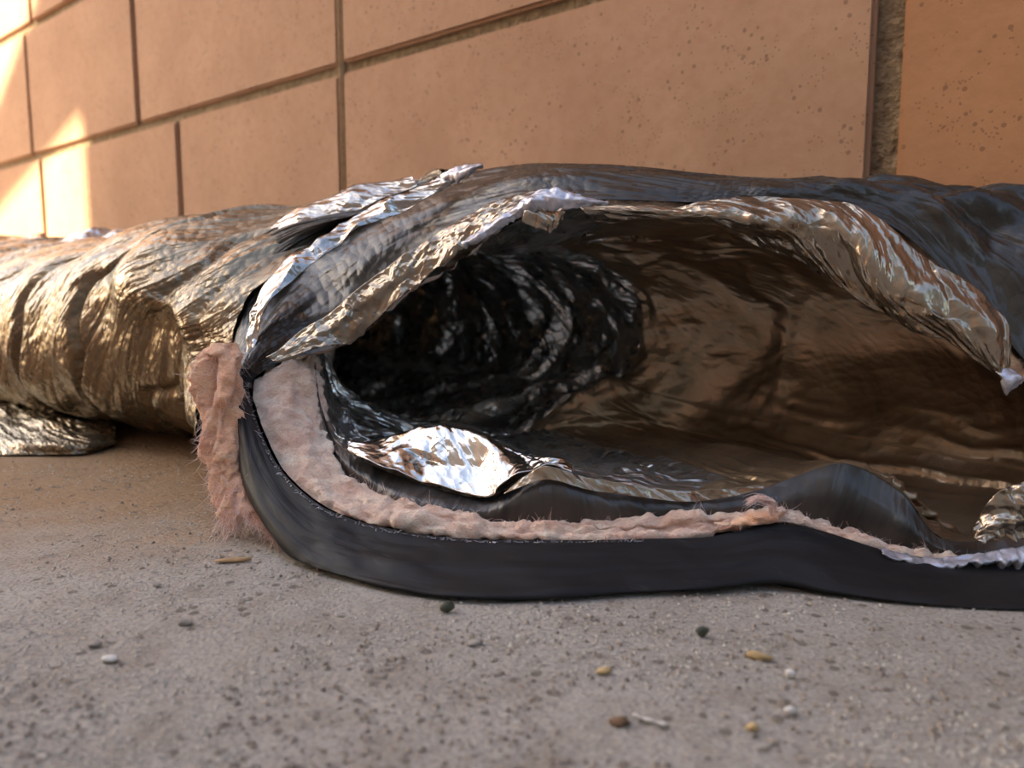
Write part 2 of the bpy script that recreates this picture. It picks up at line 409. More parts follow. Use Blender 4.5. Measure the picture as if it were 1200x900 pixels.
# jacket edge (opening) and outer bulge, station by station
J0 = [('y', 292, 455, .300), ('y', 322, 540, .268), ('y', 378, 594, .248), ('y', 465, 622, .236), ('y', 560, 632, .231), ('y', 640, 633, .229), ('y', 740, 632, .229),
      ('y', 830, 629, .229), ('y', 905, 614, .230), ('y', 960, 622, .230), ('y', 1040, 646, .228), ('y', 1110, 656, .227), ('y', 1210, 655, .228), ('y', 1330, 620, .235),
      ('y', 1360, 520, .250), ('y', 1230, 452, .262), ('y', 1140, 350, .275), ('y', 1040, 262, .285), ('y', 920, 241, .290), ('y', 800, 237, .296), ('y', 690, 234, .302),
      ('y', 605, 246, .310), ('y', 500, 322, .322), ('y', 405, 400, .322), ('y', 330, 424, .315)]
J1 = [('y', 279, 452, .300), ('y', 284, 560, .272), ('z', 335, 642, .003), ('z', 420, 678, .001), ('z', 520, 696, .0005), ('z', 620, 697, .0005), ('z', 720, 691, .0005),
      ('z', 810, 686, .0008), ('z', 890, 680, .001), ('z', 960, 690, .0008), ('z', 1040, 699, .0006), ('z', 1110, 704, .0005), ('z', 1210, 706, .0005), ('z', 1350, 690, .001),
      ('y', 1500, 500, .26), ('y', 1340, 300, .275), ('d', 1200, 240, .345), ('d', 1085, 223, .33), ('d', 960, 213, .31), ('d', 830, 208, .295), ('d', 700, 193, .28),
      ('d', 600, 192, .27), ('d', 470, 222, .27), ('d', 345, 305, .225), ('y', 292, 395, .322)]
Jm = []
for a, b in zip(J0, J1):
    p = (pt(a) * .5 + pt(b) * .5); Jm.append(p)
for i in range(2, 13): Jm[i] = Jm[i] + np.array([0, -.006, .000])       # lip bulges towards the viewer
for i in (0, 1): Jm[i] = Jm[i] + np.array([-.000, -.006, 0])
for i in range(15, 25): Jm[i] = Jm[i] + np.array([0, -.002, .004])
belly = lambda s: .018 * min(1, max(0, (s - .36) / .10))
dip = lambda s: .0065 * math.exp(-((s - .50) / .15) ** 2)
tube = lambda s, amp=0, g=0: section(s, amp, .295 - belly(s) * .7, .104 + g + belly(s), .073 + g * .7 - belly(s) * .38 - dip(s), .0735 + g * .7 - belly(s) * .38 - dip(s), 2.7)
J2 = list(tube(.24, .11, -.012))
for i in range(3, 13): J2[i] = pt(J1[i]) * .45 + J2[i] * .55; J2[i][2] = .0006
for i, v in {13: SDZ(-.06, .385, .004), 14: SDZ(-.06, .410, .05), 15: SDZ(-.03, .412, .08), 16: SDZ(.0, .40, .105), 17: SDZ(.04, .385, .118), 18: SDZ(.09, .37, .128)}.items(): J2[i] = v
C3 = list(tube(.32, .06, -.012)); C4 = list(tube(.38, .03, -.016))
for i in range(9, 21): C3[i] = tube(.32, .06, -.001)[i]; C4[i] = tube(.36, .03, -.003)[i]
cuff_loops = [J0, Jm, J1, J2, C3, C4]
G = loft(cuff_loops, 600, 190)
nn = normals(G, True)
ua, ub = grid_uv(G, True)
P3 = np.stack([ua * 1.0, ub * .25, 0 * ua], -1)
top = np.clip((G[..., 2] - .06) / .04, 0, 1)
disp = (.0003 + .0005 * top) * fbm(G / .05, 1, 3) + top * .0011 * crumple(np.stack([ua, ub * .10 + .15 * ua, 0 * ua], -1), .010, 6) + top * (.0013 * crumple(np.stack([ua, ub * .22, 0 * ua], -1), .020, 5)) + (1 - top) * .0007 * fbm(P3 / .006, 3, 9)
rgt = np.clip((G[..., 0] - .10) / .05, 0, 1) * top
disp = disp + rgt * np.clip((ua - .004) / .012, 0, 1) * (.0060 * crumple(np.stack([ua, ub * .6, 0 * ua], -1), .016, 25) + .0016 * crumple(np.stack([ua, ub * .6, 0 * ua], -1), .007, 26))
edge = np.clip(ua / .006, 0, 1)
G = G + nn * (disp * (.3 + .7 * edge))[..., None]
G[..., 2] = np.maximum(G[..., 2], .0004)
# split the cuff: black lower band, dark grey upper band
ncol = 600; st = np.arange(ncol) / ncol * NS
isTop = (st > 14.2) & (st < 24.6)
dropT = np.broadcast_to(~isTop[None], G.shape[:2]); dropB = np.broadcast_to((isTop & ~(np.roll(isTop, 1) ^ isTop) & ~(np.roll(isTop, -1) ^ isTop))[None], G.shape[:2])
o = grid_mesh('jacket_cuff', G, True, M_CUFF, duct, dropB); o['label'] = 'black plastic cuff of the outer jacket around the bottom lip'
o = grid_mesh('jacket_shoulder', G, True, M_CUFFTOP, duct, dropT); o['label'] = 'dark grey plastic film over the top of the opening'
CUFF = G

# outer jacket: crinkled silver film running left along the wall
K0 = list(tube(.335, .0, .003))
for i, v in {0: ('y', 236, 440, .345), 1: ('y', 236, 520, .335), 22: ('d', 434, 244, .262), 23: ('y', 308, 333, .345), 24: ('y', 270, 396, .330),
             21: ('d', 518, 206, .278), 20: ('d', 528, 199, .30)}.items(): K0[i] = pt(v)
for i in range(14, 20): K0[i] = SDZ(.22, .38, .06 + .012 * (i - 13))
Kb = list(tube(.37, .0, .004))
for i in (20, 21, 22, 23, 24): Kb[i] = K0[i] * .5 + tube(.42, 0, .006)[i] * .5 + UPZ * .001 - N * .003
loops = [K0, Kb, tube(.42, 0, .003), tube(.52, 0, .001), tube(.62, 0, -.002), tube(.72), tube(.79, 0, -.004), tube(.86, 0, .006), tube(.98, 0, .010), tube(1.15, 0, .004), tube(1.5), tube(1.9)]
G = loft(loops, 560, 420, True, [1, 1, 1, 1, 1, 1, 1, 1, .7, .3, .15])
nn = normals(G, True); ua, ub = grid_uv(G, True)
s_ = G.dot(T); ang = np.broadcast_to(((np.arange(560) / 560 + .5) % 1.0)[None], s_.shape)
circ = .56
q = np.stack([(s_ * .80 - ang * circ * .60), (s_ * .60 + ang * circ * .80) * .16, 0 * s_], -1)
q[..., 0] += .012 * fbm(G / .05, 2, 31)
fold = np.abs(fbm(q / .026, 2, 11)); fold2 = crumple(np.stack([q[..., 0], q[..., 1] * 2, 0 * s_], -1), .024, 13)
disp = -.0040 * (1 - np.clip(fold * 2.4, 0, 1)) ** 1.6 + .0022 * fold2 + .003 * fbm(G / .06, 2, 17)
# broad dents between the wire turns
disp += .0018 * np.sin((s_ + ang * .03) * 2 * math.pi / .055)
rimw = np.clip(ua / .02, .25, 1)
G = G + nn * (disp * rimw)[..., None]
# ragged edge
jag = .004 * fbm(np.stack([ang * 40, 0 * ang, 0 * ang], -1), 3, 71)[0]
fall = np.exp(-ua / .012)[..., None]
G = G + fall * (-T)[None, None] * jag[None, :, None]
G[..., 2] = np.maximum(G[..., 2], .0006)
grid_mesh('outer_jacket', G, True, M_JACKET, duct)

# ------------------------------------------------------------------ insulation blanket between jacket and liner
Lm = [('y', 371, 440, .318), ('y', 384, 505, .292), ('y', 410, 556, .268), ('y', 470, 592, .250), ('y', 560, 606, .243), ('y', 640, 610, .240), ('y', 740, 611, .239),
      ('y', 830, 607, .239), ('y', 905, 600, .239), ('y', 960, 612, .239), ('y', 1040, 640, .236), ('y', 1110, 651, .235), ('y', 1210, 648, .236), ('y', 1330, 605, .245),
      ('y', 1350, 515, .258), ('y', 1225, 440, .270), ('y', 1130, 335, .284), ('y', 1035, 258, .294), ('y', 920, 238, .299), ('y', 800, 234, .305), ('y', 690, 234, .312),
      ('y', 610, 248, .325), ('y', 510, 310, .345), ('y', 425, 380, .345), ('y', 374, 402, .335)]
I0 = [pt(a) + np.array([0, .004, -.001]) for a in J0]
for i in range(14, 24): I0[i] = I0[i] + np.array([0, .006, 0])
I3 = [pt(a) + np.array([0, .006 if 14 <= i < 24 else 0, 0]) for i, a in enumerate(Lm)]
I1 = [a * .7 + b * .3 + np.array([0, -.003, .0005]) for a, b in zip(I0, I3)]
I2 = [a * .3 + b * .7 + np.array([0, -.002, .001]) for a, b in zip(I0, I3)]
I4 = []
for b in I3:
    w_ = b - PY(760, 440, b[1]); I4.append(b + np.array([0, .025, 0]) + w_ / np.linalg.norm(w_) * .010)
G = loft([I0, I1, I2, I3, I4], 700, 60)
nn = normals(G, True); ua, ub = grid_uv(G, True)
d = .0026 * fbm(np.stack([ua / .005 + .5 * fbm(G / .02, 2, 43), ub / .035, 0 * ua], -1), 3, 41) + .0014 * fbm(G / .004, 3, 42)
wid = np.linalg.norm(G[30] - G[5], axis=-1); d = d * np.clip(wid / .012, .15, 1)[None]
G = G + nn * d[..., None]
ins = grid_mesh('insulation', G, True, M_WOOL, duct); ins['label'] = 'pink fibreglass insulation blanket in the cut edge'
INS = G; INSN = nn
# loose fibres standing off the cut face
rs = np.random.RandomState(5)
paths = []
cols = np.concatenate([rs.randint(0, int(700 * 11.5 / NS), 1500), rs.randint(int(700 * 23.6 / NS), 700, 150)])
for c in cols:
    r = rs.randint(4, 46); p = G[r, c]; n = nn[r, c] * (1 if nn[r, c].dot(C0 - p) > 0 else -1)
    tg = G[r, (c + 3) % 700] - G[r, c]; tg /= np.linalg.norm(tg) + 1e-9
    dr = n * rs.uniform(.2, .7) + tg * rs.uniform(-1, 1) + UPZ * rs.uniform(-.2, .4); ln = rs.uniform(.001, .0032)
    cv = rs.randn(3) * .5
    paths.append([p + dr * ln * t + cv * ln * t * t for t in (0, .33, .66, 1)])
strands('insulation_fibres', paths, .00009, M_FIBRE, duct)['kind'] = 'stuff'

# ------------------------------------------------------------------ inner liner
L0 = [('y', 372, 445, .320), ('y', 386, 505, .296), ('y', 412, 533, .278), ('y', 490, 566, .262), ('y', 572, 583, .252), ('y', 640, 546, .248), ('y', 710, 567, .246),
      ('y', 800, 581, .244), ('y', 890, 573, .243), ('y', 985, 543, .243), ('y', 1055, 577, .240), ('y', 1106, 632, .237), ('y', 1215, 625, .240), ('y', 1320, 585, .250),
      ('y', 1330, 510, .262), ('y', 1220, 436, .274), ('y', 1125, 334, .288), ('y', 1030, 260, .297), ('y', 920, 244, .303), ('y', 800, 242, .309), ('y', 690, 242, .316),
      ('y', 612, 256, .330), ('y', 515, 318, .350), ('y', 430, 388, .350), ('y', 378, 408, .338)]
Ll = [pt(a) * .45 + pt(b) * .55 + np.array([0, -.002, -.001]) for a, b in zip(Lm, L0)]
lipdrop = np.broadcast_to(((np.arange(500) / 500 * NS > 14) & (np.arange(500) / 500 * NS < 23.5))[None], (40, 500))
lm0 = [pt(a) + np.array([0, .002, -.003]) for a in Lm]
G = loft([lm0, Ll, L0], 500, 40)
nn = normals(G, True); ua, ub = grid_uv(G, True)
G = G + nn * (.0010 * crumple(np.stack([ua, ub * .4, 0 * ua], -1), .012, 61) * np.sin(np.linspace(0, math.pi, 40))[:, None])[..., None]
o = grid_mesh('liner_lip', G, True, M_LIP, duct, lipdrop); o['label'] = 'black backing of the liner edge above the insulation'

inner = lambda mid, amp, a, b, dc=.300, zc=.072: section(mid, amp, dc, a, zc, b, 2.3)
L1 = list(inner(.19, .10, .086, .052, .300, .066))
lft = inner(.28, .06, .066, .042, .315, .066)
for i in range(20, 25): L1[i] = lft[i]
for i, v in {0: ('y', 385, 455, .345), 1: ('y', 402, 500, .330), 2: ('y', 436, 520, .318), 3: ('y', 505, 500, .305), 4: ('y', 590, 520, .285), 5: ('y', 650, 548, .270),
             6: ('y', 760, 552, .285), 7: ('y', 840, 560, .275), 8: ('y', 900, 566, .262), 9: ('y', 990, 548, .258), 10: ('y', 1050, 582, .258), 11: ('y', 1110, 615, .262), 12: ('y', 1210, 600, .275)}.items(): L1[i] = pt(v)
for i, v in {13: SDZ(.0, .365, .03), 14: SDZ(.0, .385, .06), 15: SDZ(.02, .385, .085), 16: SDZ(.04, .375, .105), 17: SDZ(.07, .36, .117)}.items(): L1[i] = v
Lh = [pt(a) * .5 + pt(b) * .5 for a, b in zip(L0, L1)]
for i in range(12, 19): Lh[i] = Lh[i] + N * .012
for i in range(2, 5): Lh[i] = Lh[i] + UPZ * .003
L15 = inner(.225, .075, .082, .050, .302, .065)
lft = inner(.31, .05, .066, .042, .315, .066)
for i in range(21, 25): L15[i] = lft[i]
for i in range(3, 13): L15[i] = L15[i] * 1.0; L15[i][2] = .014
L2 = inner(.255, .055, .066, .049, .300, .066)
lft = inner(.35, .03, .072, .046, .312, .066)
for i in range(21, 25): L2[i] = lft[i]
L3 = inner(.31, .05, .080, .053, .300, .067)
G = loft([L0, Lh, L1, L15, L2, L3, inner(.42, .02, .084, .059), inner(.60, 0, .084, .059), inner(.80, 0, .085, .058), inner(.95, 0, .02, .02)], 620, 400, True, [1, 1, 1, 1, 1, 1, 1, .6, .4])
nn = normals(G, True); ua, ub = grid_uv(G, True)
s_ = G.dot(T)
rows = LOFT_T[0][:, None]
stl = (np.arange(620) / 620 * NS)[None]
near = np.clip((3.2 - stl) / .8, 0, 1) + np.clip((stl - 21) / 1.0, 0, 1)
dep = np.clip((rows - 2.5 + 1.8 * near) / 1.5, 0, 1)                       # deep part: big sharp folds
qd = np.stack([ua * 1.0, ub * .55 + .2 * ua, 0 * ua], -1); big = crumple(qd, .036, 81) + .5 * crumple(qd, .017, 82) + .24 * crumple(qd, .009, 83)
q2 = np.stack([ua * .5 + .25 * ub, ub - .3 * ua, 0 * ua], -1)
silk = np.abs(fbm(np.stack([ub / .007 + .6 * fbm(G / .03, 2, 85), ua / .07, 0 * ua], -1), 2, 84))
low_ = np.clip((.040 - G[..., 2]) / .02, 0, 1)
vert = np.abs(fbm(np.stack([ua / .016 + .8 * fbm(G / .03, 2, 87), ub / .09, 0 * ua], -1), 2, 88))
d = dep * .0088 * big + (1 - dep) * (.0008 * crumple(np.stack([ua, ub, 0 * ua], -1), .020, 86) - low_ * .0022 * (1 - np.clip(silk * 2.4, 0, 1)) - (1 - low_) * .0026 * (1 - np.clip(vert * 2, 0, 1)) + .002 * fbm(G / .04, 2, 89))
fade = np.clip(rows / .6, .1, 1)
G = G + nn * (d * fade)[..., None]
G[..., 2] = np.maximum(G[..., 2], .004)
stl = (np.arange(620) / 620 * NS)[None]
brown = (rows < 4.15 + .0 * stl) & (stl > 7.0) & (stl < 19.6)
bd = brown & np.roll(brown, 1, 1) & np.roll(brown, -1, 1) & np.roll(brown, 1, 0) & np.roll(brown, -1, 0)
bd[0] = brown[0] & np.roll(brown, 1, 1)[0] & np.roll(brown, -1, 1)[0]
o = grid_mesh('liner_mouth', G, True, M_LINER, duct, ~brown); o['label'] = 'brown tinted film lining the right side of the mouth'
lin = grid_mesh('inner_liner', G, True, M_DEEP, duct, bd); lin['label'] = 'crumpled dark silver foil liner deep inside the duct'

# bright crumpled foil fold lying on the bottom lip
R0 = [('y', 408, 529, .274), ('y', 440, 545, .264), ('y', 505, 566, .258), ('y', 572, 583.5, .249), ('y', 606, 562, .247), ('y', 640, 545, .246), ('y', 668, 556, .247)]
R2 = [('y', 412, 519, .282), ('y', 440, 519, .284), ('y', 500, 498, .279), ('y', 545, 501, .273), ('y', 598, 522, .266), ('y', 640, 542, .256), ('y', 672, 553, .254)]
R1 = [pt(a) * .5 + pt(b) * .5 + UPZ * .002 for a, b in zip(R0, R2)]
R3 = [pt(b) + np.array([0, .02, -.012]) for b in R2]
G = loft([R0, R1, R2, R3], 150, 90, False)
nn = normals(G, False); ua, ub = grid_uv(G, False)
q = np.stack([ub, ua, 0 * ua], -1)
G = G - nn * (.0028 * crumple(q, .017, 91) + .0007 * crumple(q, .007, 92))[..., None]
o = grid_mesh('foil_fold', G, False, M_FOIL, duct, None, .0003); o['label'] = 'bright silver crumpled foil fold on the bottom lip'

o = None
V0 = [('y', 612, 560, .2452), ('y', 640, 546, .2445), ('y', 690, 560, .2435), ('y', 740, 568, .2425), ('y', 800, 575, .2415), ('y', 850, 573, .241), ('y', 895, 568, .241)]
V1 = [('y', 590, 579, .2440), ('y', 640, 562, .2425), ('y', 690, 574, .2418), ('y', 740, 581, .2412), ('y', 800, 588, .2405), ('y', 850, 583, .2405), ('y', 895, 573, .2405)]
G = loft([V0, V1], 160, 24, False); nn = normals(G, False); ua, ub = grid_uv(G, False)
G = G + nn * (.0008 * crumple(np.stack([ub * .5, ua, 0 * ua], -1), .009, 93))[..., None]
o = grid_mesh('foil_fold', G, False, M_FLAP, duct, None, .0002); o['label'] = 'narrow bronze foil turned over the liner edge'
# bronze film flap hanging from the top edge
A0 = [('y', 676, 240, .296), ('y', 740, 236, .289), ('y', 820, 237, .284), ('y', 910, 238, .279), ('y', 990, 235, .272), ('y', 1035, 262, .268), ('y', 1085, 305, .262), ('y', 1140, 335, .257), ('y', 1176, 372, .253), ('y', 1186, 425, .250)]
A1 = [('y', 685, 247, .294), ('y', 745, 248, .284), ('y', 825, 254, .277), ('y', 905, 260, .271), ('y', 975, 270, .264), ('y', 1015, 300, .260), ('y', 1052, 340, .256), ('y', 1100, 366, .252), ('y', 1145, 395, .249), ('y', 1178, 440, .248)]
A2 = [('y', 700, 252, .300), ('y', 760, 258, .297), ('y', 840, 268, .292), ('y', 910, 290, .284), ('y', 965, 322, .276), ('y', 1020, 360, .268), ('y', 1060, 384, .264), ('y', 1105, 400, .258), ('y', 1150, 428, .253), ('y', 1174, 447, .250)]
G = loft([A0, A1, A2], 220, 70, False); G = G + (C0 - G) * .014
nn = normals(G, False); ua, ub = grid_uv(G, False)
q = np.stack([ub * .6, ua, 0 * ua], -1)
G = G + nn * (.0030 * crumple(q, .013, 95) + .0007 * crumple(q, .006, 99) + .0014 * fbm(G / .02, 2, 96))[..., None]
o = grid_mesh('liner_flap', G, False, M_FLAP, duct, None, .0003); o['label'] = 'bronze foil flap sagging from the top edge of the opening'

# crinkled gold foil strip along the upper left edge of the opening
B0 = [('y', 322, 424, .300), ('y', 372, 408, .303), ('y', 408, 401, .305), ('y', 450, 366, .306), ('y', 500, 325, .305), ('y', 550, 283, .303), ('y', 606, 246, .298), ('y', 640, 229, .297)]
B1 = [('y', 312, 420, .303), ('y', 352, 388, .308), ('y', 385, 368, .311), ('y', 425, 335, .314), ('y', 478, 297, .315), ('y', 528, 263, .314), ('y', 590, 233, .310), ('y', 640, 219, .305)]
G = loft([B0, [pt(a) * .5 + pt(b) * .5 + np.array([0, -.0006, .0004]) for a, b in zip(B0, B1)], B1], 200, 40, False)
nn = normals(G, False); ua, ub = grid_uv(G, False)
q = np.stack([ub * .55, ua, 0 * ua], -1)
G = G - nn * (.0011 * crumple(q, .009, 97) + .0005 * crumple(q, .004, 99))[..., None]
G[0] += (.0018 * fbm(np.stack([ub[0] / .008, 0 * ub[0], 0 * ub[0]], -1), 3, 98))[:, None] * np.array([.5, 0, -.8])
o = grid_mesh('foil_edging', G, False, M_GOLD, duct, None, .0003); o['label'] = 'gold crinkled foil edging on the upper left rim'

# torn pale tatters
def tatter(name, top, bot, dep0, dep1, k, mat, jag=.0015, n=90, m=14, label=None, cr_=.0012):
    a = [PY(x, y, dep0 + (dep1 - dep0) * i / (len(top) - 1)) for i, (x, y) in enumerate(top)]
    b = [PY(x, y, dep0 + (dep1 - dep0) * i / (len(bot) - 1) - .002) for i, (x, y) in enumerate(bot)]
    mid = [p * .5 + q_ * .5 + np.array([0, -.0025, 0]) for p, q_ in zip(a, b)]
    G = loft([a, mid, b], n, m, False); nn = normals(G, False); ua, ub = grid_uv(G, False)
    w = np.linspace(0, 1, m)[:, None]
    spike = np.abs(fbm(np.stack([ub / .0035, 0 * ub, 0 * ub], -1), 3, k)) ** 1.2
    G = G + (G[-1] - G[0])[None] * (w ** 2 * (np.clip(spike, 0, .8) - .25) * jag / .0015 * .35)[..., None]
    G = G + nn * (cr_ * crumple(np.stack([ub, ua, 0 * ua], -1), .0035, k + 3))[..., None]
    o = grid_mesh(name, G, False, mat, duct, None, .00025)
    if label: o['label'] = label
    return o
tatter('torn_edge', [(540, 284), (575, 260), (606, 240), (622, 226), (650, 221), (680, 228), (712, 236)], [(545, 291), (585, 270), (612, 252), (630, 246), (652, 243), (676, 242), (712, 240)], .297, .285, 101, M_FRAY, .0012, label='pale torn film edge at the top of the opening')
tatter('torn_edge', [(616, 242), (632, 240), (648, 240), (664, 240)], [(612, 258), (628, 268), (646, 271), (660, 258)], .292, .290, 111, M_FLAP, .0006, 50, 14, label='brown curl of torn film under the top edge')
tatter('torn_edge', [(1030, 643), (1060, 650), (1090, 655), (1130, 650), (1170, 645), (1215, 638)], [(1034, 651), (1062, 659), (1088, 668), (1130, 661), (1170, 662), (1215, 662)], .226, .226, 121, M_FRAY, .003, label='pale torn film edge on the right of the bottom lip')
tatter('torn_edge', [(1166, 436), (1174, 428), (1184, 430), (1190, 436)], [(1172, 446), (1178, 458), (1186, 452), (1197, 450)], .247, .246, 131, M_FRAY, .0015, 40, 12, label='pale frayed tip of the sagging flap')
tatter('torn_edge', [(505, 213), (520, 203), (540, 194), (566, 192)], [(508, 222), (524, 214), (538, 212), (566, 195)], .355, .335, 141, M_FRAY, .0012, 40, 12, label='torn silver tip of the outer jacket on the crest')
tatter('torn_edge', [(1136, 628), (1150, 600), (1172, 575), (1215, 560)], [(1150, 636), (1175, 632), (1195, 628), (1220, 622)], .232, .230, 151, M_FLAP, .0005, 60, 30, label='curled grey film scrap on the right of the bottom lip', cr_=.002)
# frayed foil threads along the lower left rim
paths = []
for c in range(300):
    t = rs.uniform(-.2, 6.2); f = (t % NS) / NS * 600; p = CUFF[1, int(f) % 600]
    dr = np.array([rs.uniform(-1, 1), -.4, rs.uniform(-.6, .9)]); ln = rs.uniform(.0006, .0022)
    paths.append([p, p + dr * ln * .5, p + dr * ln + rs.randn(3) * .0003])
strands('frayed_threads', paths, .00022, M_FRAY, duct)['kind'] = 'stuff'

# silver strips with blue glints, folded over the shoulder of the jacket
def strip(name, top, bot, k, mat, label, amp=.003, sc=.016):
    a = [pt(v) for v in top]; b = [pt(v) for v in bot]
    mid = [p * .5 + q_ * .5 + np.array([0, -.0012, .0012]) for p, q_ in zip(a, b)]
    G = loft([a, mid, b], 160, 44, False); nn = normals(G, False); ua, ub = grid_uv(G, False)
    G = G - nn * (amp * crumple(np.stack([ub * .6, ua, 0 * ua], -1), sc, k))[..., None]
    o = grid_mesh(name, G, False, mat, duct, None, .0003); o['label'] = label; return o
strip('jacket_strip', [('y', 290, 285, .395), ('y', 330, 258, .395), ('y', 380, 234, .395), ('y', 430, 217, .395), ('y', 480, 208, .390)],
      [('y', 294, 300, .380), ('y', 345, 277, .380), ('y', 395, 255, .380), ('y', 445, 235, .380), ('y', 490, 218, .380)], 161, M_JSTRIP, 'bright silver fold of film high on the shoulder')
strip('jacket_strip', [('y', 286, 410, .318), ('y', 296, 362, .325), ('y', 340, 305, .338), ('y', 400, 262, .350), ('y', 460, 232, .352), ('y', 522, 208, .350)],
      [('y', 294, 428, .310), ('y', 308, 376, .316), ('y', 354, 318, .328), ('y', 414, 276, .340), ('y', 474, 246, .343), ('y', 530, 217, .343)], 171, M_JSTRIP, 'silver torn margin of the outer jacket beside the dark band', .0036, .010)

S0 = [('d', -60, 446, .225), ('d', 0, 456, .225), ('d', 50, 466, .225), ('d', 100, 478, .225), ('d', 135, 490, .225)]
S1 = [('d', -60, 500, .148), ('d', 0, 505, .153), ('d', 50, 510, .160), ('d', 100, 515, .174), ('d', 135, 515, .190)]
S2 = [('z', -60, 531, .001), ('z', 0, 533, .001), ('z', 50, 533, .001), ('z', 100, 532, .001), ('z', 135, 521, .001)]
G = loft([S0, S1, S2], 200, 60, False); nn = normals(G, False); ua, ub = grid_uv(G, False)
G = G - nn * (.0040 * crumple(np.stack([ub * .5, ua, 0 * ua], -1), .018, 181) * np.sin(np.linspace(.2, math.pi - .2, 60))[:, None])[..., None]
G[..., 2] = np.maximum(G[..., 2], .0006)
o = grid_mesh('loose_film', G, False, M_JACKET, duct, None, .0003); o['label'] = 'slack fold of jacket film resting on the concrete'

# ------------------------------------------------------------------ pulled-out tuft of insulation
def tuft(path, k, n=90, m=110, hair=900, hl=1.0):
    c = cr([PY(*p[:3]) for p in path], m); wdt = np.interp(np.linspace(0, 1, m), np.linspace(0, 1, len(path)), [p[3] for p in path])
    th = np.linspace(0, 2 * math.pi, n, endpoint=False)
    side = np.array([1, 0, 0.]); dpt = np.array([0, -1, 0.])
    G = c[:, None] + wdt[:, None, None] * (np.cos(th)[None, :, None] * side + .45 * np.sin(th)[None, :, None] * dpt)
    nn = normals(G, True); ctr = G - c[:, None]; nn = ctr / (np.linalg.norm(ctr, axis=-1, keepdims=True) + 1e-9)
    q = G / np.array([.006, .006, .018])
    G = G + nn * (.42 * wdt[:, None] * fbm(q, 3, k) + .0006 * fbm(G / .0016, 2, k + 9))[..., None]
    o = grid_mesh('insulation_tuft', G, True, M_WOOLT, duct); o['label'] = 'ragged pink fibreglass tuft hanging outside the left rim'
    ps = []
    for _ in range(hair):
        i = rs.randint(0, m); j = rs.randint(0, n); p = G[i, j]; t = c[min(i + 2, m - 1)] - c[max(i - 2, 0)]; t /= np.linalg.norm(t) + 1e-9
        dr = nn[i, j] * rs.uniform(.1, .6) + t * rs.uniform(-.2, 1.1); ln = hl * rs.uniform(.002, .007) * (1.0 if i < m * .85 else 1.5); cv = rs.randn(3) * .35
        ps.append([p + dr * ln * u + cv * ln * u * u for u in (0, .33, .66, 1)])
    strands('tuft_fibres', ps, .0001, M_FIBRE, o)['kind'] = 'stuff'
    return o
tuft([(262, 402, .300, .0055), (260, 425, .294, .0100), (258, 460, .290, .0105), (259, 500, .284, .0088), (262, 540, .278, .0080), (265, 575, .272, .0074), (272, 600, .267, .0050), (272, 622, .262, .0015)], 201)
tuft([(284, 560, .270, .003), (290, 590, .264, .0038), (302, 612, .258, .0028), (322, 630, .252, .001)], 211, 40, 60)
# curled wisp on the bottom lip
w = [PY(x, y, .229) for x, y in ((905, 600), (906, 590), (898, 586), (888, 584), (876, 590))]
wp = []
for _ in range(60):
    o3 = rs.randn(3) * .0006; wp.append(cr([p + o3 + rs.randn(3) * .0003 for p in w], 9))
strands('insulation_wisp', wp, .00012, M_FIBRE, duct)
tuft([(850, 613, .232, .003), (880, 612, .231, .0055), (905, 603, .231, .0055), (915, 600, .231, .002)], 221, 40, 50, 120, .4)

# ------------------------------------------------------------------ ground litter
def lump(name, sz, k, mat, label, cat, x, y, rot=0, group=None, sub=2):
    bm = bmesh.new(); bmesh.ops.create_icosphere(bm, subdivisions=sub, radius=1)
    v = np.array([w_.co[:] for w_ in bm.verts]); v = v * (1 + .35 * fbm(v * 1.3 + k, 2, k))[:, None] * np.array(sz)
    c, s = math.cos(rot), math.sin(rot); v = v @ np.array([[c, s, 0], [-s, c, 0], [0, 0, 1]])
    v[:, 2] -= v[:, 2].min()
    for a, b in zip(bm.verts, v): a.co = b
    me = bpy.data.meshes.new(name); bm.to_mesh(me); bm.free()
    o = link(name, me, mat, None, True); o.location = tuple(PZ(x, y, 0)); prop(o, label, cat, group); return o
M_CHIP = mat_plain('dry_wood', (.40, .25, .12), .8, .25); M_STONE = mat_plain('grey_stone', (.30, .26, .22), .9, .3); M_PALE = mat_plain('pale_stone', (.60, .56, .50), .8, .15)
M_LEAF = mat_plain('dark_leaf', (.055, .06, .035), .7, .4); M_BROWN = mat_plain('brown_leaf', (.14, .075, .035), .8, .35); M_TAN = mat_plain('tan_leaf', (.42, .29, .13), .8, .3)
lump('wood_chip', (.0056, .0011, .0007), 301, M_CHIP, 'tan wood sliver on the concrete beside the pink tuft', 'wood chip', 273, 659, .15)
lump('leaf_fragment', (.0022, .0012, .0014), 302, M_LEAF, 'dark green leaf crumb just below the black cuff', 'leaf', 524, 718, .3)
lump('pebble', (0.0018, 0.0011, 0.0006), 303, M_STONE, 'dull brown pebble below the black cuff, left of centre', 'pebble', 556, 756, .1)
lump('leaf_fragment', (.0016, .0011, .0008), 304, M_TAN, 'yellow tan leaf crumb on the concrete, centre right', 'leaf', 707, 790, .2)
lump('leaf_fragment', (.0024, .0013, .0007), 305, M_BROWN, 'dark brown leaf crumb just left of the thin white twig', 'leaf', 726, 849, .2)
lump('leaf_fragment', (.0034, .0012, .0009), 306, M_TAN, 'dry tan husk on the concrete right of centre', 'leaf', 889, 773, -.5)
lump('pebble', (.0012, .001, .001), 307, M_PALE, 'cream round pebble right of the dry husk', 'pebble', 926, 795)
lump('pebble', (.0015, .0008, .0008), 308, M_PALE, 'small white stone at the lower right of the concrete', 'pebble', 925, 838)
lump('leaf_fragment', (.0013, .0010, .0008), 309, M_TAN, 'yellowish crumb at the lower right of the concrete', 'leaf', 882, 856)
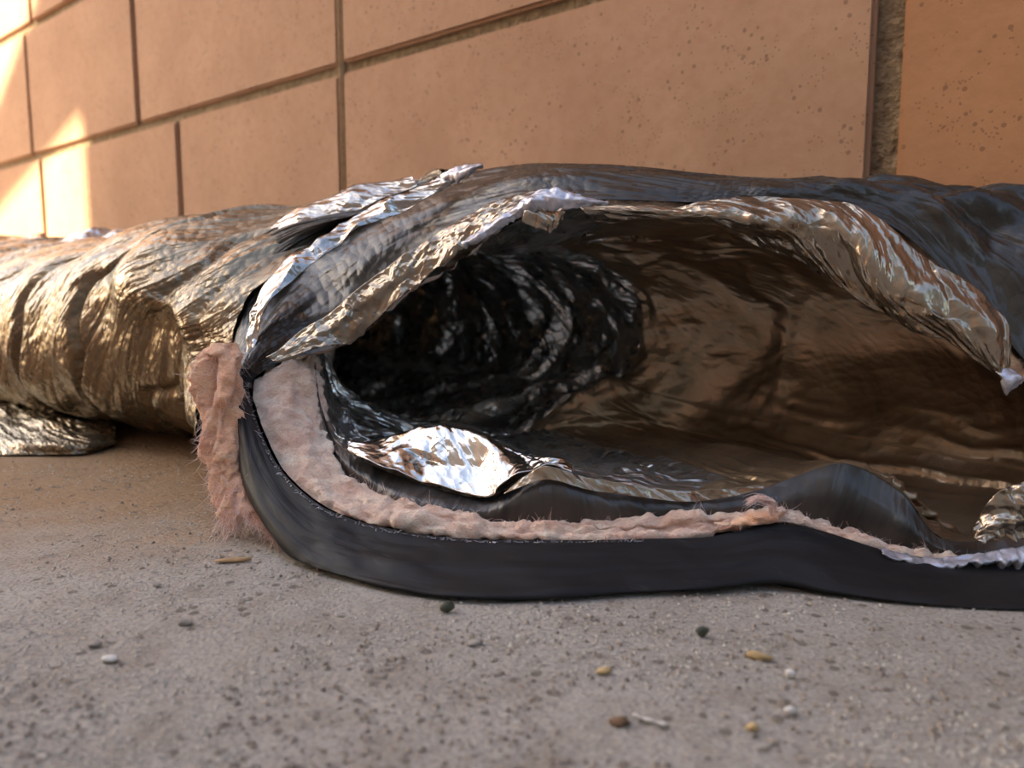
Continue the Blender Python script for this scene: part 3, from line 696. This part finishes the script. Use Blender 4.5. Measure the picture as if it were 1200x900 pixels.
lump('leaf_fragment', (.0018, .0010, .0012), 310, M_LEAF, 'dark leaf crumb under the cuff, right of centre', 'leaf', 823, 747, .1)
lump('pebble', (0.0019, 0.0013, 0.0007), 311, M_STONE, 'grey pebble in the grit, left foreground', 'pebble', 218, 732)
lump('pebble', (0.0018, 0.0013, 0.0008), 312, M_PALE, 'pale pebble in the grit cluster, left foreground', 'pebble', 128, 776)
lump('pebble', (0.0018, 0.0011, 0.0008), 313, M_STONE, 'dark pebble beside the pale one, left foreground', 'pebble', 112, 758)
lump('pebble', (0.0013, 0.0010, 0.0007), 314, M_STONE, 'lone grey pebble below the wood sliver', 'pebble', 184, 688)
tw = cr([PZ(x, y, .0012) for x, y in ((742, 834), (752, 838), (766, 842), (781, 846))], 10)
def tube_mesh(name, P, r0, mat):
    V = []; Fc = []
    for j, p in enumerate(P):
        r = r0 * (.6 + .4 * math.sin(j * 1.7))
        for a in range(6): V.append((p[0] + r * .3 * math.cos(a * 1.047), p[1] + r * math.cos(a * 1.047), p[2] - .0006 + r * math.sin(a * 1.047)))
    for j in range(len(P) - 1):
        for a in range(6): b = (a + 1) % 6; Fc.append((6 * j + a, 6 * j + b, 6 * j + 6 + b, 6 * j + 6 + a))
    Fc += [tuple(range(5, -1, -1)), tuple(range(6 * len(P) - 6, 6 * len(P)))]
    me = bpy.data.meshes.new(name); me.from_pydata(V, [], Fc); me.update(); return link(name, me, mat)
prop(tube_mesh('twig', tw, .0005, M_PALE), 'thin white twig on the concrete, foreground right of centre', 'twig')

# grit: thousands of grains nobody could count
def grit(name, n, seed, mat, r0, r1, label, gate):
    r = np.random.RandomState(seed)
    ico = [(0, 0, 1), (.9, 0, .1), (-.3, .8, 0), (-.7, -.6, .1), (.2, -.9, -.1), (0, 0, -.7)]
    fc = [(0, 1, 2), (0, 2, 3), (0, 3, 4), (0, 4, 1), (5, 2, 1), (5, 3, 2), (5, 4, 3), (5, 1, 4)]
    ico = np.array(ico); V = []; Fc = []
    x = r.uniform(-60, 1260, n * 3); y = 905 - 380 * r.uniform(0, 1, n * 3) ** 1.1
    ok = y > np.interp(x, [-60, 140, 195, 335, 420, 520, 720, 890, 1040, 1260], [537, 537, 535, 652, 688, 706, 701, 692, 709, 714]); x = x[ok]; y = y[ok]
    P = np.stack([PZ(a, b, 0) for a, b in zip(x, y)])
    P = P[(P @ N) < .41]
    f = fbm(np.c_[P[:, :2] / .035, np.zeros(len(P))], 3, seed); P = P[f > gate][:n]
    for i, p in enumerate(P):
        s = r0 + (r1 - r0) * r.rand() ** 3; a = r.uniform(0, 6.28); c, sn = math.cos(a), math.sin(a)
        q = ico * np.array([s * r.uniform(.8, 1.5), s * r.uniform(.6, 1), s * r.uniform(.4, .8)]) @ np.array([[c, sn, 0], [-sn, c, 0], [0, 0, 1]])
        V.extend((q + p + np.array([0, 0, s * .2])).tolist()); Fc.extend([tuple(6 * i + w_ for w_ in t) for t in fc])
    me = bpy.data.meshes.new(name); me.from_pydata(V, [], Fc); me.update()
    o = link(name, me, mat, None, False); prop(o, label, 'grit', None, 'stuff')
grit('dark_grit', 3800, 7, mat_plain('dark_grit', (.27, .215, .165), .9, .5, 800), .00012, .0011, 'dark sand grains scattered over the concrete', -.35)
grit('pale_grit', 9000, 8, mat_plain('pale_grit', (.46, .41, .34), .85, .3, 800), .00015, .0008, 'pale sand grains scattered over the concrete', -.2)
